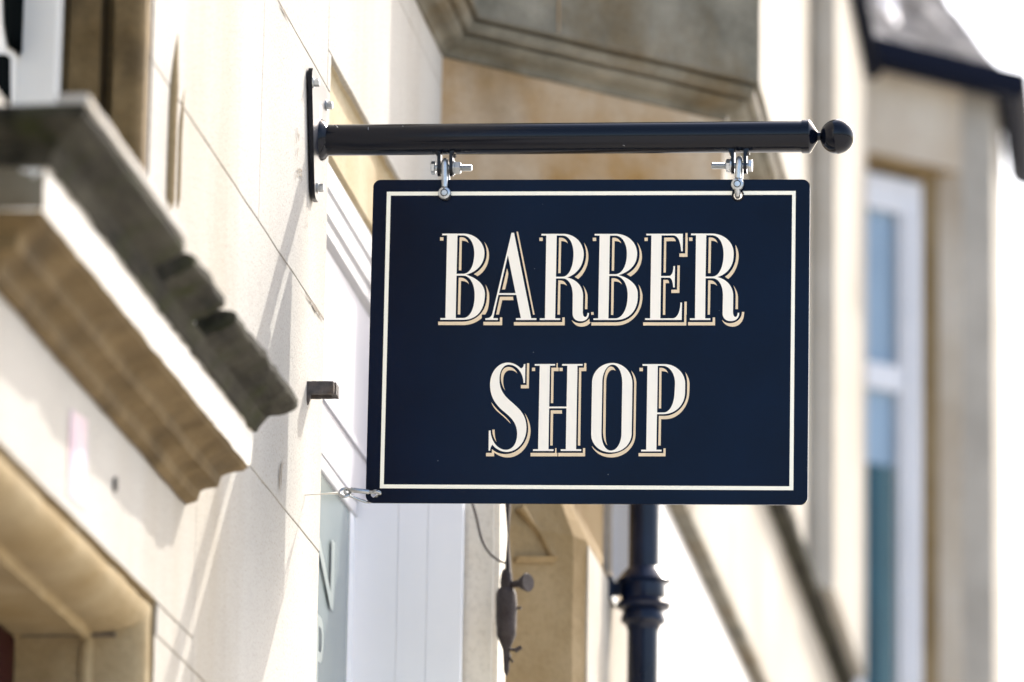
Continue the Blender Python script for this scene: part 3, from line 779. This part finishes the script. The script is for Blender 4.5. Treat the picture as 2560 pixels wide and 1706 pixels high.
# ================================================================== SHACKLES
def shackle(ut, vt, ue, ve, label, low):
    t, e = P(ut, vt), P(ue, ve)
    root = thing('shackle', (e.x, YS, e.z), label, 'shackle', 'galvanised shackles holding the sign')
    r = 8.2*mp_; hw = .0125
    rt = t.z-r; pts = []
    x0, x1 = e.x, t.x
    zb = e.z
    for z in (zb, zb+.012, zb+.025): pts.append(Vector((x0+(x1-x0)*(z-zb)/(rt-zb), YS-hw, z)))
    n = 12
    zc0 = rt-hw
    for i in range(n+1):
        a = math.pi*i/n; pts.append(Vector((x1, YS-hw*math.cos(a), zc0+hw*math.sin(a))))
    for z in (zb+.025, zb+.012, zb): pts.append(Vector((x0+(x1-x0)*(z-zb)/(rt-zb)+.0015, YS+hw, z)))
    bm = B(); tube(bm, pts, r, 16)
    for s in (-1, 1):
        lathe(bm, (x0, YS+s*hw-.0055, zb), (0, 1, 0), [(0, 11*mp_), (.0014, 15*mp_), (.0055, 16.2*mp_), (.0095, 15*mp_), (.011, 11*mp_)], 28)
    body = obj('bow', bm, M['zinc'], root, True)
    bm = B(); lathe(bm, (x0, YS-hw-.0062, zb), (0, 1, 0), [(0, 6.6*mp_), (.0006, 7.6*mp_), (2*hw+.012, 7.6*mp_), (2*hw+.0125, 6.6*mp_)], 24)
    obj('pin', bm, M['zinc'], root, True)
    bm = B(); lathe(bm, (x0, YS-hw-.0058, zb), (0, 1, 0), [(0, .1*mp_), (0, 9.3*mp_), (.001, 9.3*mp_)], 24)
    obj('pin_gap', bm, M['void'], root)
    if low:
        bm = B(); q = P(ue, ve+25)
        tube(bm, smooth_path([(x0, YS-hw+.001, zb-.004), (x0, YS-hw+.003, q.z+.004), (x0, YS-.004, q.z), (x0, YS+hw, q.z+.004)]), 7.6*mp_, 12)
        obj('eye_pin', bm, M['zinc'], root, True)
    return root
shackle(1113.5, 396, 1113.5, 488, 'silver shackle hanging the sign at the end nearer the wall', False)
shackle(1848.5, 391, 1845, 466, 'silver shackle hanging the sign at the end nearer the ball finial', True)

# ================================================================== THE SIGN
sg = thing('hanging_sign', P(1470, 855), 'navy hanging sign reading BARBER SHOP in cream shadowed letters with a cream border', 'sign')
def S2(u, v):
    p = P(u, v); return (p.x, p.z)
def rrect(c, r, n=8):
    """rounded quad through four sign corners (TL, TR, BR, BL)"""
    pts = []; m = len(c)
    for i in range(m):
        p = Vector(c[i]); a = (Vector(c[i-1])-p).normalized(); b = (Vector(c[(i+1) % m])-p).normalized()
        s, e = p+a*r, p+b*r; cc = s+b*r
        a0 = math.atan2((s-cc).y, (s-cc).x); a1 = math.atan2((e-cc).y, (e-cc).x)
        while a1-a0 > math.pi: a1 -= 2*math.pi
        while a1-a0 < -math.pi: a1 += 2*math.pi
        for k in range(n+1): t = a0+(a1-a0)*k/n; pts.append((cc.x+r*math.cos(t), cc.y+r*math.sin(t)))
    return pts
def circ(u, v, rpx, n=20):
    c = S2(u, v); return [(c[0]+rpx*mp_*math.cos(2*math.pi*i/n), c[1]+rpx*mp_*math.sin(2*math.pi*i/n)) for i in range(n)]
corners = [S2(934, 451), S2(2025.3, 450), S2(2019, 1263), S2(914.3, 1258)]
TH = .006
bm = curve_mesh([rrect(corners, 19*mp_), circ(1113.5, 488, 12), circ(1845, 489, 12.5), circ(938, 1235, 11)], TH/2, lambda c: Vector((c.x, YS+c.z, c.y)))
panel = obj('panel', bm, M['navy'], sg)
for u_, v_ in ((1113.5, 488), (1845, 489)):
    g_ = P(u_, v_, -TH/2); bm = B()
    tube(bm, [g_+Vector((13.2*mp_*math.cos(a), 0, 13.2*mp_*math.sin(a))) for a in [2*math.pi*i/28 for i in range(28)]], 2.6*mp_, 8, True)
    obj('grommet', bm, M['black'], panel, True)
YF = YS-TH/2
def vinyl(polys, th=.00035): return curve_mesh(polys, th/2, lambda c: Vector((c.x, YF-th/2-.00005-c.z, c.y)))
b_o = [S2(967.8, 481), S2(1989.6, 478.9), S2(1983.6, 1227), S2(950.3, 1222)]
b_i = [S2(977.6, 490.5), S2(1980.8, 488.6), S2(1973.8, 1217.2), S2(960, 1212.4)]
def lerp(a, b, u):                                                   # point on a border edge at picture column u
    t = (u-a[2])/(b[2]-a[2]); return (a[0]+(b[0]-a[0])*t, a[1]+(b[1]-a[1])*t)
oT = [(*b_o[0], 967.8), (*b_o[1], 1989.6)]; iT = [(*b_i[0], 977.6), (*b_i[1], 1980.8)]
cshape = [b_o[0], lerp(*oT, 1101), lerp(*iT, 1101), b_i[0], b_i[3], b_i[2], b_i[1], lerp(*iT, 1858), lerp(*oT, 1858), b_o[1], b_o[2], b_o[3]]
strip = [lerp(*oT, 1126), lerp(*oT, 1832), lerp(*iT, 1832), lerp(*iT, 1126)]
bm = vinyl([cshape, strip]); obj('border', bm, M['border_vinyl'], sg)

def parse(d):
    tk = d.replace('M', ' M ').replace('L', ' L ').replace('C', ' C ').replace('Z', ' Z ').split()
    polys = []; cur = None; mode = None; i = 0
    while i < len(tk):
        t = tk[i]
        if t in 'MLCZ':
            mode = t; i += 1
            if t == 'Z': polys.append(cur); cur = None
            continue
        if mode == 'M': cur = [(float(tk[i]), float(tk[i+1]))]; i += 2; mode = 'L'
        elif mode == 'L': cur.append((float(tk[i]), float(tk[i+1]))); i += 2
        elif mode == 'C':
            a = [float(k) for k in tk[i:i+6]]; i += 6; x0, y0 = cur[-1]
            for k in range(1, 15):
                t_ = k/14; s = 1-t_
                cur.append((s**3*x0+3*s*s*t_*a[0]+3*s*t_*t_*a[2]+t_**3*a[4], s**3*y0+3*s*s*t_*a[1]+3*s*t_*t_*a[3]+t_**3*a[5]))
    out = []
    for p in polys:
        q = [p[0]]
        for k in p[1:]:
            if abs(k[0]-q[-1][0])+abs(k[1]-q[-1][1]) > .5: q.append(k)
        if abs(q[0][0]-q[-1][0])+abs(q[0][1]-q[-1][1]) < .5: q.pop()
        out.append(q)
    return out
ZS_ = 6.2733
LET = [
 ('B', 1090, 575, 'M102 67L440 67C620 67 763 210 763 370C763 540 650 660 477 711C650 765 770 870 770 1010C770 1260 650 1417 430 1417L73 1417L73 1391L151 1391L178 92L102 92Z M340 94L420 94C540 94 605 230 605 380C600 580 530 697 430 697L326 697Z M325 725L430 725C540 725 610 860 610 1030C610 1240 540 1390 425 1390L312 1390Z',
  'M68 124L120 124L120 175L68 175Z M375 124L410 124C455 124 495 160 515 215C495 190 460 177 408 175L400 641L362 641Z M760 195C810 260 836 330 834 410C834 560 750 680 655 733L597 700C700 650 800 530 800 390C800 310 785 250 760 195Z M360 758L400 758C450 762 505 800 520 860C490 825 460 808 395 808L383 1333L345 1333Z M775 858C815 930 838 980 838 1050C838 1180 820 1270 775 1335L722 1335L720 1392C640 1460 540 1500 430 1500L38 1500L38 1448L430 1448C620 1440 800 1310 803 1040C803 960 795 910 775 858Z'),
 ('A', 1200, 575, 'M498 54L537 54L806 1393L887 1393L887 1420L567 1420L567 1393L645 1393L572 1027L293 1027L210 1393L282 1393L282 1420L88 1420L88 1395C150 1395 185 1375 200 1310Z M441 405L562 1000L302 1000Z',
  'M575 37L600 37L860 1336L836 1336Z M428 615L447 690C445 740 420 850 396 942L350 942Z M317 1057L520 1057L528 1109L353 1109L300 1335L256 1335Z M317 1380L352 1380L350 1502L57 1502L57 1450L315 1450Z'),
 ('R', 1340, 575, 'M88 71L430 71C620 71 751 220 751 390C751 560 650 700 492 755C650 790 740 900 740 1040L737 1310C740 1350 755 1374 775 1374C798 1374 808 1345 810 1311L834 1311C836 1400 770 1440 710 1440C620 1440 576 1390 577 1310L580 1030C578 870 510 769 420 769L315 769L303 1395L382 1395L382 1420L64 1420L64 1395L144 1395L165 96L88 96Z M328 96L415 96C530 96 592 230 592 390C590 590 520 743 415 743L316 743Z',
  'M57 130L108 130L108 182L57 182Z M365 131L400 131C445 135 485 165 503 222C480 195 450 183 398 183L388 685L353 685Z M752 205C800 270 826 340 824 430C824 580 750 710 663 779L611 743C700 690 790 560 790 400C790 320 775 260 752 205Z M353 801L395 801C440 806 475 840 487 886C465 862 440 853 386 853L377 1336L341 1336Z M738 875C785 940 812 1000 812 1060L808 1252L772 1252L777 1040C775 980 760 920 738 875Z M562 1420C590 1450 640 1472 690 1472C750 1472 810 1440 840 1398L842 1456L862 1456C830 1500 780 1525 715 1525C640 1525 590 1480 562 1420Z M868 1297L907 1297L907 1339L868 1339Z M-343 1454L415 1454L417 1380L453 1380L453 1505L-343 1505Z'),
 ('B', 1470, 575, 'M108 71L440 71C630 71 773 210 773 380C773 550 660 665 483 717C650 760 783 870 783 1010L783 1060C780 1280 640 1420 440 1420L88 1420L88 1396L163 1396L186 96L108 96Z M346 97L430 97C545 97 613 230 613 380C610 580 535 703 430 703L335 703Z M335 729L430 729C550 735 625 860 625 1030C625 1250 540 1396 430 1396L323 1396Z',
  'M78 131L131 131L131 182L78 182Z M384 131L420 131C465 135 505 165 523 217C500 193 470 183 420 183L411 648L375 648Z M773 205C825 275 849 350 849 430C845 580 760 690 669 738L611 704C720 650 813 540 813 390C812 320 800 265 773 205Z M372 766L410 766C460 768 520 810 533 862C505 828 475 816 408 816L400 1341L364 1341Z M791 862C835 925 858 990 857 1060C857 1300 680 1507 450 1507L56 1507L56 1457L440 1457C660 1450 820 1300 821 1040C820 970 812 915 791 862Z'),
 ('E', 1600, 575, 'M102 69L674 69L672 344L648 344C640 200 600 94 520 94L341 94L332 731L455 731C500 731 525 670 528 577L551 577L546 910L522 910C518 820 500 757 455 757L331 757L322 1395L510 1395C590 1395 632 1290 637 1148L661 1148L656 1420L82 1420L82 1395L162 1395L182 94L102 94Z',
  'M74 130L124 130L124 182L74 182Z M382 130L510 130C535 130 555 150 565 185L415 185L407 677L372 677Z M717 57L747 57L747 130L751 130L747 430L620 430L620 378L712 378Z M590 566L627 566L620 997L494 997L494 946L584 946Z M370 792L435 792C450 800 457 820 460 843L404 843L398 1339L362 1339Z M700 1134L736 1134L733 1340L728 1340L728 1507L52 1507L52 1457L695 1457Z'),
 ('R', 1715, 575, 'M82 66L400 66C610 66 749 210 749 370L749 410C745 580 650 700 494 748C650 785 742 900 742 1040L739 1300C742 1350 760 1374 778 1374C800 1374 810 1345 814 1308L837 1308C838 1400 770 1438 710 1438C620 1438 576 1390 577 1310L582 1030C580 870 510 766 415 766L309 766L302 1395L383 1395L383 1420L64 1420L64 1395L143 1395L160 92L82 92Z M320 92L405 92C530 92 592 230 592 390C590 590 520 740 415 740L309 740Z',
  'M51 128L104 128L104 181L51 181Z M360 128L395 128C445 132 480 160 498 215C475 188 445 178 396 178L387 685L351 685Z M780 242C810 300 829 350 828 430C824 580 750 710 664 777L614 742C700 690 790 560 790 400C790 340 778 290 780 242Z M351 800L390 800C440 805 475 840 489 886C465 860 440 852 386 852L378 1336L343 1336Z M742 872C790 945 818 1000 818 1080L816 1250L779 1250L783 1040C780 980 765 920 742 872Z M567 1418C600 1455 640 1472 690 1472C800 1468 880 1400 880 1294L915 1294C915 1440 840 1525 735 1525C650 1525 590 1480 567 1418Z M35 1455L420 1455L422 1381L458 1381L458 1505L35 1505Z'),
 ('S', 1205, 900, 'M683 73L678 368L654 368C650 200 540 83 430 83C330 83 277 180 277 320C277 540 430 630 520 715C640 820 700 920 700 1080C695 1310 540 1450 390 1450C290 1450 205 1390 167 1337C145 1360 135 1385 130 1430L106 1430L111 1115L138 1115C140 1290 260 1418 375 1418C490 1418 555 1310 555 1160C550 1010 480 930 380 845C220 720 130 600 130 390C135 190 260 50 410 50C500 50 570 100 612 140C640 138 655 115 660 73Z',
  'M368 495C320 420 300 350 300 290C300 180 345 118 420 118C480 118 530 160 557 217C525 185 490 170 440 170C380 170 335 230 335 330C335 400 345 440 368 495Z M708 60L744 60L738 453L613 453L613 401L703 401Z M787 130L836 130L836 182L787 182Z M150 668C190 730 240 785 300 840C360 890 420 940 455 1010C400 950 350 905 290 855C230 805 170 745 150 668Z M672 838C735 940 765 1020 765 1130C755 1370 590 1537 410 1537C320 1537 250 1505 195 1458L193 1519L67 1519L67 1466L157 1466L160 1407C230 1470 310 1487 390 1485C560 1475 725 1320 728 1090C728 990 705 920 672 838Z M165 1101L202 1101C200 1180 210 1240 230 1295C190 1240 165 1180 165 1101Z'),
 ('H', 1320, 900, 'M109 73L428 73L428 98L347 98L335 740L608 740L620 98L540 98L540 73L860 73L860 98L779 98L756 1409L837 1409L837 1435L517 1435L517 1409L596 1409L607 766L334 766L324 1409L403 1409L403 1435L82 1435L82 1409L162 1409L188 98L109 98Z',
  'M452 58L469 58L468 130L484 130L484 183L406 183L398 684L362 684L370 130L450 130Z M496 131L547 131L547 182L496 182Z M885 59L917 59L917 183L838 183L822 1350L786 1350L804 131L882 131Z M360 798L536 798L536 850L397 850L389 1350L352 1350Z M430 1392L449 1392L448 1466L464 1466L464 1519L44 1519L44 1466L428 1466Z M478 1466L864 1466L866 1392L900 1392L897 1519L478 1519Z'),
 ('O', 1460, 900, 'M450 56C620 56 763 200 762 380L750 1170C740 1340 600 1458 430 1458C240 1458 115 1330 116 1170L130 350C140 180 280 56 450 56Z M450 82C540 82 605 200 603 380L590 1180C580 1330 510 1430 425 1430C340 1430 275 1320 276 1150L290 340C300 190 370 82 450 82Z',
  'M368 1350C320 1290 302 1220 302 1130L315 330C325 200 370 112 425 112C460 112 485 140 497 177C480 165 460 160 440 163C395 175 355 240 350 350L340 1130C338 1220 345 1290 368 1350Z M743 176C800 240 824 300 823 380L810 1190C800 1390 630 1537 430 1537C280 1537 160 1450 125 1355C190 1440 290 1487 400 1485C600 1480 770 1360 778 1170L790 400C790 310 770 240 743 176Z'),
 ('P', 1580, 900, 'M168 74L510 74C690 74 836 210 836 380L834 530C825 720 680 858 490 858L394 858L385 1416L466 1416L466 1442L146 1442L146 1416L226 1416L245 100L168 100Z M407 100L480 100C600 100 678 230 678 380L670 530C660 710 590 832 500 832L396 832Z',
  'M120 132L173 132L173 184L120 184Z M432 131L465 131C510 135 550 165 570 217C545 190 515 184 465 184L459 768L424 768Z M835 195C880 260 905 320 905 390L902 520C890 760 720 935 530 937L459 937L452 1350L415 1350L424 886L520 886C700 880 865 720 867 510L868 390C868 310 855 250 835 195Z M497 1395L530 1395L528 1519L106 1519L106 1469L495 1469Z'),
]
for ch, ou, ov, d, sh in LET:
    px = lambda p: S2(ou+p[0]/ZS_, ov+p[1]/ZS_)
    o = obj('letter', vinyl([[px(p) for p in q] for q in parse(d)]), M['cream_vinyl'], sg)
    obj('letter_shadow', vinyl([[px(p) for p in q] for q in parse(sh)], .0003), M['tan_vinyl'], o)

# ================================================================== STAY: EYE BOLT AND SPRING HOOK
ey = P(862, 1232)
wb = Vector((-.002, YS-.03, P(755, 1241).z))
eb = thing('eye_bolt', (0, YS, ey.z), 'thin steel eye bolt sticking out of the wall beside the lower corner of the sign', 'eye bolt')
bm = B(); tube(bm, [(-.01, YS-.010, P(757, 1241).z), P(846, 1233)], 3.5*mp_, 10); obj('shank', bm, M['warmwhite'], eb, True)
bm = B(); tube(bm, [ey+Vector((13*mp_*math.cos(a), .006*math.sin(a*1.0), 12*mp_*math.sin(a))) for a in [2*math.pi*i/24 for i in range(24)]], 3.6*mp_, 10, True)
obj('eye', bm, M['steel'], eb, True)
hk = thing('spring_hook', P(900, 1240), 'small silver spring hook clipped through the lower corner hole of the sign', 'spring hook')
loop = [P(866, 1224, -.006), P(880, 1225, -.008), P(905, 1228, -.009), P(930, 1231, -.010), P(944, 1230, -.010), P(951, 1235, -.006), P(944, 1240, .004), P(934, 1248, .009), P(925, 1256, .008), P(905, 1252, .004), P(885, 1244, 0), P(870, 1238, -.003), P(862, 1231, -.006)]
lp_ = smooth_path(loop, 4, True)
bm = B(); tube(bm, lp_, [4.6*mp_ if 8 < i < 24 else 3.6*mp_ for i in range(len(lp_))], 10, True); obj('hook', bm, M['steel'], hk, True)
bm = B(); lathe(bm, P(876, 1225, -.008), P(926, 1231, -.010)-P(876, 1225, -.008), [(0, 5*mp_), (2*mp_, 6.6*mp_), (46*mp_, 6.2*mp_), (48*mp_, 5*mp_)], 16); obj('gate', bm, M['steel'], hk, True)

# ================================================================== RUSTY STUB IN THE WALL
yst = 10.05
s0, s1 = aty(764, 985, yst), aty(834, 985, yst)
zt_, zb_ = aty(800, 952, yst).z, aty(800, 985, yst).z
st = thing('iron_stub', (0, yst, zb_), 'stub of rusty iron channel sticking out of the pale wall below the bracket', 'iron stub')
bm = B()
box(bm, -.01, s1.x, yst, yst+.012, zb_, zt_); bevel(bm, .004, 2)
b2 = B(); box(b2, -.01, s1.x+.002, yst+.0125, yst+.040, zt_-.007, zt_-.001); box(b2, s1.x-.008, s1.x+.003, yst+.0125, yst+.040, zb_+.002, zt_-.0072)
box(b2, -.01, s1.x+.002, yst+.040, yst+.05, zb_+.001, zt_-.001)
roughen(b2, .0009, 90, .008, 2)
t_ = bpy.data.meshes.new('t'); b2.to_mesh(t_); b2.free()
roughen(bm, .0009, 90, .006, 1); bm.from_mesh(t_); bpy.data.meshes.remove(t_)
obj('channel', bm, M['rust'], st)
bm = B(); c = aty(769, 1000, yst); lathe(bm, (c.x, yst+.006, c.z-.008), (0, 0, 1), [(0, .001), (.006, .0025), (.014, .006), (.022, .006)], 8); roughen(bm, .0015, 120, .006, 4)
obj('scale', bm, M['rust'], st)
